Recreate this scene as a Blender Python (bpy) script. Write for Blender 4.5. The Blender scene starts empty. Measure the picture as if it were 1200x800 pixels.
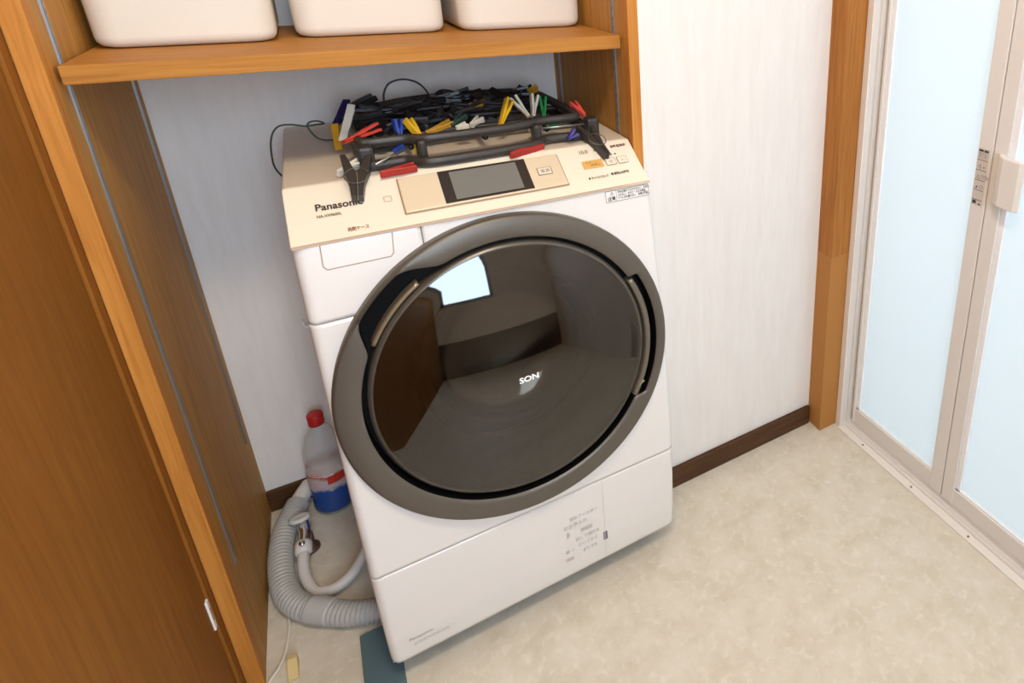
import bpy, bmesh, math, random
from mathutils import Vector, Matrix
random.seed(7)
S = bpy.context.scene
C = S.collection
PI = math.pi

# ------------------------------------------------------------------ camera
FPX, CX, CY = 743.68, 878.21, 217.65
yaw, pitch, roll = 0.6017, -0.3482, 0.0187
fw = Vector((math.sin(yaw)*math.cos(pitch), math.cos(yaw)*math.cos(pitch), math.sin(pitch)))
r0 = Vector((math.cos(yaw), -math.sin(yaw), 0)); u0 = r0.cross(fw)
rt = math.cos(roll)*r0 + math.sin(roll)*u0
up = -math.sin(roll)*r0 + math.cos(roll)*u0
cd = bpy.data.cameras.new('camera'); cam = bpy.data.objects.new('camera', cd); C.objects.link(cam)
cd.sensor_width = 36.0; cd.lens = FPX/1200*36.0
cd.shift_x = (600-CX)/1200; cd.shift_y = (CY-400)/1200
cd.clip_start = 0.02
M = Matrix((rt, up, -fw)).transposed().to_4x4(); M.translation = Vector((0.0817, -1.6807, 1.3377))
cam.matrix_world = M
S.camera = cam

# ------------------------------------------------------------------ light and exposure
W = bpy.data.worlds.new('world'); S.world = W; W.use_nodes = True
W.node_tree.nodes['Background'].inputs[0].default_value = (0.75, 0.88, 1.0, 1)
W.node_tree.nodes['Background'].inputs[1].default_value = 0.6
LAMP_STRENGTH = 41.0      # ceiling lamp diffuser
WINDOW_STRENGTH = 10.2     # washroom window behind the photographer
BATH_STRENGTH = 2.45      # bathroom window behind the frosted folding door
S.view_settings.view_transform = 'Standard'
S.view_settings.look = 'None'
S.view_settings.exposure = 0.65
S.view_settings.gamma = 1.0
S.view_settings.use_curve_mapping = False

# ------------------------------------------------------------------ materials
def srgb(r, g, b):
    f = lambda c: (c/255/12.92) if c/255 <= 0.04045 else ((c/255+0.055)/1.055)**2.4
    return (f(r), f(g), f(b), 1)
MATS = {}
def mat(name, col, rough=0.5, metal=0.0, spec=0.5, coat=0.0, emit=None, alpha=None):
    if name in MATS: return MATS[name]
    m = bpy.data.materials.new(name); m.use_nodes = True
    b = m.node_tree.nodes['Principled BSDF']
    b.inputs['Base Color'].default_value = col
    b.inputs['Roughness'].default_value = rough
    b.inputs['Metallic'].default_value = metal
    b.inputs['Specular IOR Level'].default_value = spec
    b.inputs['Coat Weight'].default_value = coat
    if emit:
        b.inputs['Emission Color'].default_value = emit[0]; b.inputs['Emission Strength'].default_value = emit[1]
    MATS[name] = m
    return m
def nodes(m):
    nt = m.node_tree
    return nt, nt.nodes, nt.links, nt.nodes['Principled BSDF']
def coords(nt, scale=(1, 1, 1), rot=(0, 0, 0), kind='Object'):
    tc = nt.nodes.new('ShaderNodeTexCoord'); mp = nt.nodes.new('ShaderNodeMapping')
    mp.inputs['Scale'].default_value = scale; mp.inputs['Rotation'].default_value = rot
    nt.links.new(tc.outputs[kind], mp.inputs['Vector'])
    return mp.outputs['Vector']
def noise(nt, vec, scale, detail=4, rough=0.55, dist=0.0):
    n = nt.nodes.new('ShaderNodeTexNoise')
    n.inputs['Scale'].default_value = scale; n.inputs['Detail'].default_value = detail
    n.inputs['Roughness'].default_value = rough; n.inputs['Distortion'].default_value = dist
    nt.links.new(vec, n.inputs['Vector'])
    return n.outputs['Fac']
def ramp(nt, fac, stops):
    r = nt.nodes.new('ShaderNodeValToRGB'); e = r.color_ramp.elements
    e[0].position, e[0].color = stops[0]; e[1].position, e[1].color = stops[-1]
    for p, c in stops[1:-1]:
        k = e.new(p); k.color = c
    nt.links.new(fac, r.inputs['Fac'])
    return r.outputs['Color']
def bump(nt, fac, strength, dist=0.001):
    b = nt.nodes.new('ShaderNodeBump'); b.inputs['Strength'].default_value = strength; b.inputs['Distance'].default_value = dist
    nt.links.new(fac, b.inputs['Height']); nt.links.new(b.outputs['Normal'], nt.nodes['Principled BSDF'].inputs['Normal'])
def mixc(nt, fac, a, b, mode='MIX'):
    m = nt.nodes.new('ShaderNodeMix'); m.data_type = 'RGBA'; m.blend_type = mode
    if isinstance(fac, float): m.inputs[0].default_value = fac
    else: nt.links.new(fac, m.inputs[0])
    for i, x in ((6, a), (7, b)):
        if isinstance(x, tuple): m.inputs[i].default_value = x
        else: nt.links.new(x, m.inputs[i])
    return m.outputs[2]
def wood(name, c1, c2, c3, scale=(40, 40, 1.6), rough=0.42, grain=3.0):
    m = mat(name, c2, rough+0.15, spec=0.22)
    nt, N, L, b = nodes(m)
    v = coords(nt, scale)
    f = noise(nt, v, grain, 6, 0.6, 0.6)
    col = ramp(nt, f, [(0.3, c1), (0.5, c2), (0.72, c3)])
    f2 = noise(nt, coords(nt, (1, 1, 1)), 420, 2, 0.6)
    col = mixc(nt, f2, col, ramp(nt, f2, [(0.3, (0.72, 0.72, 0.72, 1)), (0.7, (1.0, 1.0, 1.0, 1))]), 'MULTIPLY') if False else col
    L.new(col, b.inputs['Base Color'])
    bump(nt, f, 0.12, 0.0008)
    return m

wood_shelf = wood('oak_shelf', srgb(164, 108, 44), srgb(182, 124, 54), srgb(194, 138, 66), (1.5, 40, 40))
wood_post = wood('oak_post', srgb(178, 114, 46), srgb(198, 132, 58), srgb(210, 146, 70))
wood_panel = wood('brown_panel', srgb(172, 124, 58), srgb(192, 140, 68), srgb(206, 156, 82))
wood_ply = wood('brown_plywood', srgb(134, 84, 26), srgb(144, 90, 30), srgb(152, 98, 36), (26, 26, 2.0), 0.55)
wood_base = wood('dark_skirting', srgb(66, 42, 24), srgb(82, 54, 32), srgb(96, 66, 40), (2, 40, 40), 0.4)
wood_trim = wood('trim_post', srgb(150, 94, 40), srgb(170, 110, 50), srgb(184, 124, 62))

def wallpaper(name, col, col2):
    m = mat(name, col, 0.85, spec=0.2)
    nt, N, L, b = nodes(m)
    f = noise(nt, coords(nt, (1, 1, 0.13)), 55, 5, 0.6, 0.3)
    L.new(ramp(nt, f, [(0.3, col2), (0.65, col)]), b.inputs['Base Color'])
    bump(nt, f, 0.30, 0.0016)
    return m
paper = wallpaper('embossed_wallpaper', srgb(238, 234, 228), srgb(233, 228, 221))
paint = mat('off_white_ceiling', srgb(236, 232, 226), 0.9)

floor_m = mat('vinyl_floor', srgb(206, 194, 172), 0.42, spec=0.4)
nt, N, L, b = nodes(floor_m)
vv = coords(nt)
fA = noise(nt, vv, 14, 6, 0.65, 0.25); fB = noise(nt, vv, 48, 4, 0.6, 0.35)
cA = ramp(nt, fA, [(0.3, srgb(208, 198, 176)), (0.5, srgb(218, 209, 190)), (0.7, srgb(224, 217, 201))])
cB = ramp(nt, fB, [(0.52, (0, 0, 0, 1)), (0.74, (1, 1, 1, 1))])
L.new(mixc(nt, cB, cA, srgb(229, 223, 209)), b.inputs['Base Color'])
bump(nt, fB, 0.05, 0.0005)

nt, N, L, b = nodes(wood_trim)
old = b.inputs['Base Color'].links[0].from_socket
sx = nt.nodes.new('ShaderNodeSeparateXYZ'); L.new(coords(nt), sx.inputs[0])
gr = nt.nodes.new('ShaderNodeMath'); gr.operation = 'LESS_THAN'; gr.inputs[1].default_value = 0.575; L.new(sx.outputs['Z'], gr.inputs[0])
L.new(mixc(nt, gr.outputs[0], old, srgb(180, 124, 64)), b.inputs['Base Color'])
frame_m = mat('door_frame_resin', srgb(228, 223, 216), 0.45)
frame_w = mat('door_sill_white', srgb(238, 232, 222), 0.4)
bead_m = mat('white_glazing_bead', srgb(245, 246, 246), 0.5)
steel = mat('rail_steel', srgb(170, 172, 172), 0.35, 0.9)
black = mat('black_void', srgb(8, 8, 8), 0.6)

# frosted pane: light passes and is scattered
pane_m = bpy.data.materials.new('frosted_pane'); pane_m.use_nodes = True
nt = pane_m.node_tree; nt.nodes.clear()
o_ = nt.nodes.new('ShaderNodeOutputMaterial'); t_ = nt.nodes.new('ShaderNodeBsdfTranslucent'); d_ = nt.nodes.new('ShaderNodeBsdfDiffuse')
g_ = nt.nodes.new('ShaderNodeBsdfGlossy'); x1 = nt.nodes.new('ShaderNodeMixShader'); x2 = nt.nodes.new('ShaderNodeMixShader')
t_.inputs[0].default_value = srgb(236, 244, 247); d_.inputs[0].default_value = srgb(236, 243, 246)
g_.inputs['Roughness'].default_value = 0.35
x1.inputs[0].default_value = 0.35; x2.inputs[0].default_value = 0.04
nt.links.new(t_.outputs[0], x1.inputs[1]); nt.links.new(d_.outputs[0], x1.inputs[2])
nt.links.new(x1.outputs[0], x2.inputs[1]); nt.links.new(g_.outputs[0], x2.inputs[2]); nt.links.new(x2.outputs[0], o_.inputs[0])

def emissive(name, col, s):
    m = bpy.data.materials.new(name); m.use_nodes = True
    t = m.node_tree; t.nodes.clear()
    o = t.nodes.new('ShaderNodeOutputMaterial'); e = t.nodes.new('ShaderNodeEmission')
    e.inputs[0].default_value = col; e.inputs[1].default_value = s
    t.links.new(e.outputs[0], o.inputs[0])
    return m

# ------------------------------------------------------------------ mesh helpers
def link(name, me, m, parent=None, smooth=False):
    o = bpy.data.objects.new(name, me); C.objects.link(o)
    if m: me.materials.append(m)
    if parent:
        o.parent = parent
        o.matrix_parent_inverse = parent.matrix_world.inverted()
    if smooth:
        for p in me.polygons: p.use_smooth = True
    return o
def mesh(name, V, F, m, parent=None, smooth=False):
    me = bpy.data.meshes.new(name); me.from_pydata([tuple(v) for v in V], [], F); me.update()
    return link(name, me, m, parent, smooth)
def bevel(o, w, seg=2, ang=35):
    b = o.modifiers.new('bevel', 'BEVEL'); b.width = w; b.segments = seg; b.limit_method = 'ANGLE'; b.angle_limit = math.radians(ang)
    b.harden_normals = False
    return o
def boxes(name, L, m, parent=None, bev=0.0):
    V, F = [], []
    for (x0, x1, y0, y1, z0, z1) in L:
        k = len(V)
        V += [(x0, y0, z0), (x1, y0, z0), (x1, y1, z0), (x0, y1, z0), (x0, y0, z1), (x1, y0, z1), (x1, y1, z1), (x0, y1, z1)]
        F += [[k+i for i in f] for f in ((3, 2, 1, 0), (4, 5, 6, 7), (0, 1, 5, 4), (1, 2, 6, 5), (2, 3, 7, 6), (3, 0, 4, 7))]
    o = mesh(name, V, F, m, parent)
    if bev: bevel(o, bev)
    return o
def box(name, x0, x1, y0, y1, z0, z1, m, parent=None, bev=0.0):
    return boxes(name, [(x0, x1, y0, y1, z0, z1)], m, parent, bev)
def extrude_x(name, prof, x0, x1, m, parent=None, bev=0.0):
    """prof: (y, z) polygon, counter clockwise seen from +x"""
    n = len(prof)
    V = [(x0, y, z) for y, z in prof] + [(x1, y, z) for y, z in prof]
    F = [list(range(n))[::-1], list(range(n, 2*n))] + [[i, (i+1) % n, n+(i+1) % n, n+i] for i in range(n)]
    o = mesh(name, V, F, m, parent)
    fix_normals(o)
    if bev: bevel(o, bev)
    return o
def fix_normals(o):
    bm = bmesh.new(); bm.from_mesh(o.data); bmesh.ops.recalc_face_normals(bm, faces=bm.faces); bm.to_mesh(o.data); bm.free()
def smooth_path(P, n=10, closed=False):
    P = [Vector(p) for p in P]; out = []
    k = len(P); rng = range(k if closed else k-1)
    for i in rng:
        g = (lambda j: P[j % k]) if closed else (lambda j: P[max(0, min(k-1, j))])
        a, b, c, d = g(i-1), g(i), g(i+1), g(i+2)
        for s in range(n):
            t = s/n
            out.append(0.5*((2*b)+(c-a)*t+(2*a-5*b+4*c-d)*t*t+(3*b-a-3*c+d)*t**3))
    if not closed: out.append(P[-1])
    return out
def tube(name, path, rad, m, parent=None, seg=10, closed=False, flat=1.0, caps=True):
    n = len(path); V, F = [], []
    T = [(path[(i+1) % n if closed else min(n-1, i+1)] - path[i-1 if closed else max(0, i-1)]).normalized() for i in range(n)]
    nrm = Vector((0, 0, 1))
    if abs(T[0].dot(nrm)) > 0.9: nrm = Vector((1, 0, 0))
    for i in range(n):
        nrm = (nrm - nrm.dot(T[i])*T[i]).normalized(); bi = T[i].cross(nrm)
        r = rad(i/(n-1)) if callable(rad) else rad
        for s in range(seg):
            a = 2*PI*s/seg
            V.append(path[i] + (nrm*math.cos(a)*flat + bi*math.sin(a))*r)
    for i in range(n if closed else n-1):
        j = (i+1) % n
        for s in range(seg):
            F.append([i*seg+s, i*seg+(s+1) % seg, j*seg+(s+1) % seg, j*seg+s])
    if not closed and caps: F += [list(range(seg))[::-1], list(range((n-1)*seg, n*seg))]
    return mesh(name, V, F, m, parent, True)
def lathe(name, prof, m, parent=None, seg=32, origin=(0, 0, 0), ax=None):
    """prof: (r, h); axis along ax (default z) through origin"""
    o = Vector(origin); A = Vector(ax or (0, 0, 1)).normalized()
    e1 = Vector((1, 0, 0)) if abs(A.x) < 0.9 else Vector((0, 1, 0))
    e1 = (e1 - e1.dot(A)*A).normalized(); e2 = A.cross(e1)
    V, F = [], []
    for r, h in prof:
        for s in range(seg):
            a = 2*PI*s/seg
            V.append(o + A*h + (e1*math.cos(a)+e2*math.sin(a))*r)
    for i in range(len(prof)-1):
        for s in range(seg):
            F.append([i*seg+s, i*seg+(s+1) % seg, (i+1)*seg+(s+1) % seg, (i+1)*seg+s])
    if prof[0][0] > 1e-6: F.append(list(range(seg))[::-1])
    if prof[-1][0] > 1e-6: F.append(list(range((len(prof)-1)*seg, len(prof)*seg)))
    return mesh(name, V, F, m, parent, True)
def empty(name, loc, label, cat, group=None):
    o = bpy.data.objects.new(name, None); C.objects.link(o); o.location = loc; o.empty_display_size = 0.05
    o.matrix_world = Matrix.Translation(Vector(loc))
    tag(o, label, cat, group)
    return o
def tag(o, label=None, cat=None, group=None):
    if label: o['label'] = label
    if cat: o['category'] = cat
    if group: o['group'] = group
    return o
def struct(o, label=None):
    o['kind'] = 'structure'
    if label: o['label'] = label
    return o
def text(name, body, M4, size, m, parent, align='LEFT', bold=0.0, xs=1.0, spacing=1.0):
    cu = bpy.data.curves.new(name, 'FONT'); cu.body = body; cu.size = size; cu.align_x = align; cu.align_y = 'TOP_BASELINE'
    cu.offset = bold*size; cu.space_line = spacing; cu.resolution_u = 3
    t = bpy.data.objects.new(name+'_curve', cu); C.objects.link(t)
    dg = bpy.context.evaluated_depsgraph_get()
    me = bpy.data.meshes.new_from_object(t.evaluated_get(dg)); me.name = name
    bpy.data.objects.remove(t); bpy.data.curves.remove(cu)
    me.materials.clear()
    me.transform(M4 @ Matrix.Diagonal((xs, 1, 1, 1)))
    return link(name, me, m, parent)
def frameM(o, ex, ev):
    o, ex, ev = Vector(o), Vector(ex).normalized(), Vector(ev).normalized(); n = ex.cross(ev)
    Mx = Matrix((ex, ev, n)).transposed().to_4x4(); Mx.translation = o
    return Mx
def quad_on(name, Mx, x0, x1, y0, y1, t, m, parent, bev=0.0, skew=0.0):
    """slab lying on a local plane"""
    V = [Mx @ Vector(p) for p in ((x0, y0, 0), (x1, y0, 0), (x1, y1, 0), (x0, y1, 0), (x0, y0, t), (x1, y0, t), (x1, y1, t), (x0, y1, t))]
    F = [(3, 2, 1, 0), (4, 5, 6, 7), (0, 1, 5, 4), (1, 2, 6, 5), (2, 3, 7, 6), (3, 0, 4, 7)]
    o = mesh(name, V, F, m, parent)
    if bev: bevel(o, bev)
    return o

# ------------------------------------------------------------------ dimensions of the room
XL, XR = -0.210, 0.603        # inner faces of the niche sides
YC = -0.486                   # front of the niche
YW = -0.480                   # wall to the right of the niche
ZS0, ZS1, YS = 1.156, 1.182, -0.457
XW = 1.204
HC = 2.40
YB = -2.75

# ------------------------------------------------------------------ structure
struct(box('floor', -0.40, XW+0.002, YB-0.1, 0.08, -0.08, 0, floor_m), 'beige mottled vinyl floor')
struct(box('ceiling', -0.40, XW+0.2, YB-0.1, 0.08, HC, HC+0.08, paint))
struct(box('wall_back', -0.40, 0.70, 0.0, 0.08, 0, HC, paper), 'white wallpapered wall at the back of the niche')
struct(box('wall_right_of_niche', 0.6255, 1.30, YW, -0.36, 0, HC, paper), 'white vertically embossed wallpapered wall')
struct(box('baseboard_back', XL, XR-0.001, -0.010, -0.0003, 0, 0.061, wood_base, bev=0.002))
struct(box('baseboard_right', 0.6257, 1.136, YW-0.013, YW-0.0003, 0, 0.061, wood_base, bev=0.003))
# left wall: brown plywood, with its narrow stop strip and strike plate
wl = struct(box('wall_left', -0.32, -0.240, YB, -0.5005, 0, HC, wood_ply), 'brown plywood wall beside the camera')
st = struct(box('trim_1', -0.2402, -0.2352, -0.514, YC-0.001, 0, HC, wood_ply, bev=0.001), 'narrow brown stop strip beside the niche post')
struct(boxes('wall_left_rear', [(-0.40, -0.236, YC+0.001, 0.0, 0, HC)], paint))
sp = box('strike_plate', -0.2399, -0.2365, -0.526, -0.515, 0.213, 0.279, bead_m, wl, 0.001)
box('strike_hole', -0.2368, -0.2362, -0.5225, -0.5185, 0.232, 0.262, mat('brass_dull', srgb(170, 160, 90), 0.4, 0.5), sp)
# rear wall with the window that shines in the washer's glass
wx0, wx1, wz0, wz1 = -0.16, 0.46, 0.92, 2.20
struct(boxes('wall_rear', [(-0.40, wx0, YB-0.1, YB, 0, HC), (wx1, 1.40, YB-0.1, YB, 0, HC), (wx0, wx1, YB-0.1, YB, 0, wz0), (wx0, wx1, YB-0.1, YB, wz1, HC)], paper))
struct(box('trim_3', -0.2395, 1.2035, YB+0.0003, YB+0.014, 0.0, 0.47, mat('dark_reflection_dado', srgb(58, 46, 38), 0.6)))  # unseen dado, added so the door glass reflects a dark lower wall
struct(box('trim_4', -0.2395, 1.2035, YB+0.0003, YB+0.022, 0.4705, 0.495, paint))  # pale cap, added for the light line in that reflection
wn = struct(boxes('window_1', [(wx0, wx1, YB-0.06, YB-0.02, wz0, wz0+0.04), (wx0, wx1, YB-0.06, YB-0.02, wz1-0.04, wz1), (wx0, wx0+0.04, YB-0.06, YB-0.02, wz0, wz1), (wx1-0.04, wx1, YB-0.06, YB-0.02, wz0, wz1)], steel))
mesh('window_pane', [(wx0, YB-0.05, wz0), (wx1, YB-0.05, wz0), (wx1, YB-0.05, wz1), (wx0, YB-0.05, wz1)], [(3, 2, 1, 0)], emissive('daylit_window', srgb(208, 230, 255), WINDOW_STRENGTH), wn)

# right hand wall with the bathroom door opening
DY0, DY1, DZ = -0.552, -1.300, 2.0
struct(boxes('wall_right', [(XW, XW+0.09, YB, DY1-0.03, 0, HC), (XW, XW+0.09, DY1-0.03, YW, DZ+0.05, HC)], paper))
# wooden door post at the corner
tp = struct(extrude_x('trim_2', [(YW+0.002, 0.0), (-0.537, 0.0), (-0.537, HC), (YW+0.002, HC)], 1.139, 1.2035, wood_trim, bev=0.002), 'orange brown wooden door post')

# bathroom behind the frosted door
bw = mat('bath_wall_white', srgb(240, 243, 244), 0.6)
struct(boxes('wall_bathroom', [(2.75, 2.80, -2.35, 0.15, -0.2, 2.3), (1.32, 2.80, 0.10, 0.15, -0.2, 2.3), (1.32, 2.80, -2.35, -2.30, -0.2, 2.3), (1.32, 2.80, -2.35, 0.15, 2.25, 2.3), (1.296, 2.80, -2.35, 0.15, -0.2, -0.15),
    (1.30, 1.32, -2.35, DY1-0.03, -0.2, 2.3), (1.30, 1.32, DY0+0.012, 0.15, -0.2, 2.3), (1.30, 1.32, DY1-0.03, DY0+0.012, 2.05, 2.3)], bw))
wn2 = struct(boxes('window_2', [(2.70, 2.749, -1.90, -0.20, 0.25, 0.30), (2.70, 2.749, -1.90, -0.20, 2.10, 2.15), (2.70, 2.749, -1.90, -1.85, 0.25, 2.15), (2.70, 2.749, -0.25, -0.20, 0.25, 2.15)], steel))
mesh('window_pane', [(2.735, -1.88, 0.27), (2.735, -0.22, 0.27), (2.735, -0.22, 2.13), (2.735, -1.88, 2.13)], [(3, 2, 1, 0)], emissive('daylit_bath_window', srgb(246, 248, 252), BATH_STRENGTH), wn2)

# ---- folding bathroom door (door_1): frame, sill, two frosted leaves
dr = bpy.data.objects.new('door_1', None); C.objects.link(dr); dr.location = (1.24, -0.92, 0); dr.matrix_world = Matrix.Translation((1.24, -0.92, 0))
struct(dr, 'folding bathroom door with two frosted panes in a beige frame')
# outer jamb with stepped profile, seen beside the wooden post
boxes('jamb', [(XW, 1.222, -0.560, DY0+0.012, 0.0, DZ), (1.222, 1.238, -0.568, DY0+0.012, 0.0, DZ), (1.238, 1.285, -0.578, DY0+0.012, 0.0, DZ)], frame_m, dr, 0.0015)
box('jamb_lip', XW-0.003, XW+0.004, -0.558, -0.538, 0.0, DZ, frame_w, dr, 0.001)
boxes('jamb', [(XW, 1.238, DY1-0.03, DY1-0.010, 0, DZ), (1.238, 1.285, DY1-0.03, DY1, 0, DZ)], frame_m, dr, 0.0015)
boxes('frame_head', [(XW, 1.285, DY1-0.03, DY0+0.012, DZ, DZ+0.05)], frame_m, dr, 0.0015)
# sill: profile in x, extruded along y
def extrude_y(name, prof, y0, y1, m, parent=None, bev=0.0):
    n = len(prof)
    V = [(x, y0, z) for x, z in prof] + [(x, y1, z) for x, z in prof]
    F = [list(range(n)), list(range(n, 2*n))[::-1]] + [[i, (i+1) % n, n+(i+1) % n, n+i] for i in range(n)]
    o = mesh(name, V, F, m, parent); fix_normals(o)
    if bev: bevel(o, bev)
    return o
strip = extrude_y('sill_strip', [(1.193, 0.0002), (1.193, 0.004), (1.214, 0.0065), (1.214, 0.0002)], DY1-0.03, -0.556, frame_w, dr, 0.0008)
scr = mat('screw_steel', srgb(120, 112, 100), 0.35, 0.8)
for k in range(4):
    yy = -0.655 - k*0.185
    lathe('screw', [(0.0, 0.0022), (0.0022, 0.0018), (0.003, 0.0)], scr, strip, 10, (1.2035, yy, 0.0052))
extrude_y('sill_track', [(1.2142, 0.0), (1.2142, 0.010), (1.220, 0.016), (1.226, 0.012), (1.232, 0.012), (1.232, 0.026), (1.285, 0.026), (1.285, 0.0)], DY1-0.03, -0.556, frame_m, dr, 0.001)
PX = 1.239     # door leaf face
def leaf(y0, y1, first):
    # y0 > y1; stiles, rails, beads and pane
    s = 0.034
    lf = boxes('door_leaf', [(PX-0.012, PX+0.018, y0-(0.008 if first else 0.034), y0, 0.028, DZ-0.004), (PX-0.012, PX+0.018, y1, y1+(0.036 if first else 0.03), 0.028, DZ-0.004),
                             (PX-0.010, PX+0.016, y1+0.002, y0-0.002, 0.028, 0.076), (PX-0.010, PX+0.016, y1, y0, DZ-0.05, DZ-0.004)], frame_m, dr, 0.002)
    a, b_ = y0-(0.008 if first else 0.034), y1+(0.036 if first else 0.03)
    boxes('bead_and_light_strip', [(PX-0.006, PX+0.006, a-0.013, a, 0.073, DZ-0.05), (PX-0.006, PX+0.006, b_, b_+0.003, 0.073, DZ-0.05), (PX-0.006, PX+0.006, b_, a, 0.073, 0.081)], bead_m, lf, 0.001)  # on the second leaf the white strip stands in for light through the gap
    box('pane', PX+0.001, PX+0.004, b_+0.001, a-0.001, 0.075, DZ-0.052, pane_m, lf)
    return lf
l1 = leaf(-0.579, -0.9135, True)
l2 = leaf(-0.9165, -1.296, False)
# handle on the second leaf
Vh, Fh = [], []
hp = [(PX-0.013, -0.930), (PX-0.020, -0.934), (PX-0.034, -0.946), (PX-0.040, -0.958), (PX-0.041, -0.996), (PX-0.034, -1.008), (PX-0.028, -0.998), (PX-0.026, -0.962), (PX-0.013, -0.949)]
for z in (0.855, 0.962):
    for x, y in hp: Vh.append((x, y, z))
n = len(hp); Fh = [list(range(n)), list(range(n, 2*n))[::-1]] + [[i, (i+1) % n, n+(i+1) % n, n+i] for i in range(n)]
hh = mesh('handle', Vh, Fh, frame_m, l2); fix_normals(hh); bevel(hh, 0.004, 3, 50)
# instruction sticker on the first leaf's meeting stile
stk = mat('sticker_pale', srgb(204, 194, 184), 0.5); ink = mat('ink_dark', srgb(60, 54, 50), 0.6); inkg = mat('ink_grey', srgb(104, 96, 88), 0.6)
Ms = frameM((PX-0.0125, -0.8795, 0.832), (0, -1, 0), (0, 0, 1))
s_ = quad_on('instruction_sticker', Ms, 0, 0.027, 0, 0.128, 0.0004, stk, l1)
s_['label'] = 'small printed instruction sticker'
Mt = Ms @ Matrix.Translation((0, 0, 0.0006))
quad_on('sticker_heading', Mt, 0.002, 0.013, 0.121, 0.1255, 0.0002, ink, s_)
quad_on('sticker_heading', Mt, 0.015, 0.0255, 0.121, 0.1255, 0.0002, ink, s_)
for k in range(5):
    quad_on('sticker_rule', Mt, 0.001, 0.026, 0.102-0.0225*k, 0.1031-0.0225*k, 0.0002, ink, s_)
text('sticker_text', '折戸の\n外し方', Mt @ Matrix.Translation((0.003, 0.1135, 0)), 0.0065, inkg, s_, spacing=0.9)
quad_on('sticker_heading', Mt, 0.003, 0.012, 0.003, 0.0105, 0.0002, ink, s_)
quad_on('sticker_heading', Mt, 0.018, 0.023, 0.002, 0.0055, 0.0002, ink, s_)
for k, tx in enumerate(('◁ ▪', '△▽▷', '◢ ◇')):
    text('sticker_text', tx, Mt @ Matrix.Translation((0.003, 0.084-0.0225*k, 0)), 0.011, inkg, s_)

# ------------------------------------------------------------------ niche: side boards, rails, shelf
sideL = box('niche_side_board', -0.2345, XL, YC, -0.0005, 0.0, HC-0.001, wood_panel, bev=0.0015)
# front lipping of lighter wood
box('front_lipping', -0.2347, XL+0.0004, YC-0.004, YC+0.028, 0.0, HC-0.001, wood_post, sideL, 0.0015)
tag(sideL, 'tall brown board at the niche left, beside the plywood wall', 'board')
sideR = box('niche_side_board', XR+0.0005, 0.6252, YC+0.001, -0.0005, 0.0, HC-0.001, wood_panel, bev=0.0015)
box('front_lipping', XR+0.0001, 0.6254, YC-0.003, YC+0.028, 0.0, HC-0.001, wood_post, sideR, 0.0015)
tag(sideR, 'tall brown board at the niche right, beside the embossed white wall', 'board')
def rail(parent, x, sgn, z0, y):
    r = boxes('shelf_standard', [(x, x+sgn*0.003, y-0.0045, y-0.0033, z0, HC-0.01), (x, x+sgn*0.003, y+0.0033, y+0.0045, z0, HC-0.01), (x, x+sgn*0.0012, y-0.0033, y+0.0033, z0, HC-0.01)], steel, parent)
    V, F = [], []
    z = z0+0.02
    while z < 1.45:
        k = len(V); xx = x+sgn*0.0016
        V += [(xx, y-0.0018, z), (xx, y+0.0018, z), (xx, y+0.0018, z+0.008), (xx, y-0.0018, z+0.008)]; F.append((k, k+1, k+2, k+3)); z += 0.02
    h = mesh('slots', V, F, black, r)
    h['kind'] = 'stuff'
rail(sideL, XL+0.0002, 1, 0.247, -0.420); rail(sideL, XL+0.0002, 1, 0.247, -0.05)
rail(sideR, XR+0.0002, -1, 0.247, -0.418); rail(sideR, XR+0.0002, -1, 0.247, -0.05)
shelf = box('shelf_board', XL+0.0045, XR-0.0035, YS, -0.004, ZS0, ZS1, wood_shelf, bev=0.0012)
tag(shelf, 'light oak shelf board carrying the storage bins above the washing machine', 'shelf')

# ------------------------------------------------------------------ storage bins on the shelf
bin_m = mat('cream_bin_plastic', srgb(234, 229, 216), 0.5)
def bin_(x0, x1, y0, y1, lab):
    e = empty('storage_bin', ((x0+x1)/2, (y0+y1)/2, ZS1), lab, 'storage bin', 'storage bins on the oak shelf')
    cx, cy, hx, hy = (x0+x1)/2, (y0+y1)/2, (x1-x0)/2, (y1-y0)/2
    def ring(h, grow, rc):
        out = []
        ax, ay = hx+grow, hy+grow
        for qx, qy, a0 in ((1, 1, 0), (-1, 1, 90), (-1, -1, 180), (1, -1, 270)):
            for s in range(7):
                a = math.radians(a0+15*s)
                out.append((cx+qx*(ax-rc)+rc*math.cos(a), cy+qy*(ay-rc)+rc*math.sin(a), ZS1+0.001+h))
        return out
    R_ = [ring(0, -0.014, 0.028), ring(0.003, -0.006, 0.032), ring(0.010, -0.001, 0.034), ring(0.018, 0.0, 0.035), ring(0.19, 0.003, 0.04), ring(0.196, 0.004, 0.04), ring(0.205, 0.004, 0.04), ring(0.205, 0.0015, 0.04), ring(0.03, -0.003, 0.033), ring(0.022, -0.010, 0.03)]
    V = [p for r in R_ for p in r]; m_ = 28
    F = [[i*m_+s, i*m_+(s+1) % m_, (i+1)*m_+(s+1) % m_, (i+1)*m_+s] for i in range(len(R_)-1) for s in range(m_)]
    F += [list(range(m_))[::-1], list(range((len(R_)-1)*m_, len(R_)*m_))]
    mesh('bin_body', V, F, bin_m, e, True)
    V = []
    rr = [ring(0.186, 0.0065, 0.042), ring(0.186, 0.0035, 0.042), ring(0.206, 0.0045, 0.042), ring(0.206, 0.0065, 0.042)]
    V = [p for r in rr for p in r]
    F = [[i*m_+s, i*m_+(s+1) % m_, ((i+1) % 4)*m_+(s+1) % m_, ((i+1) % 4)*m_+s] for i in range(4) for s in range(m_)]
    o = mesh('rim', V, F, bin_m, e, True); fix_normals(o)
    return e
bin_(-0.1985, 0.036, -0.298, -0.030, 'cream plastic bin at the left end of the oak shelf')
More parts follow.
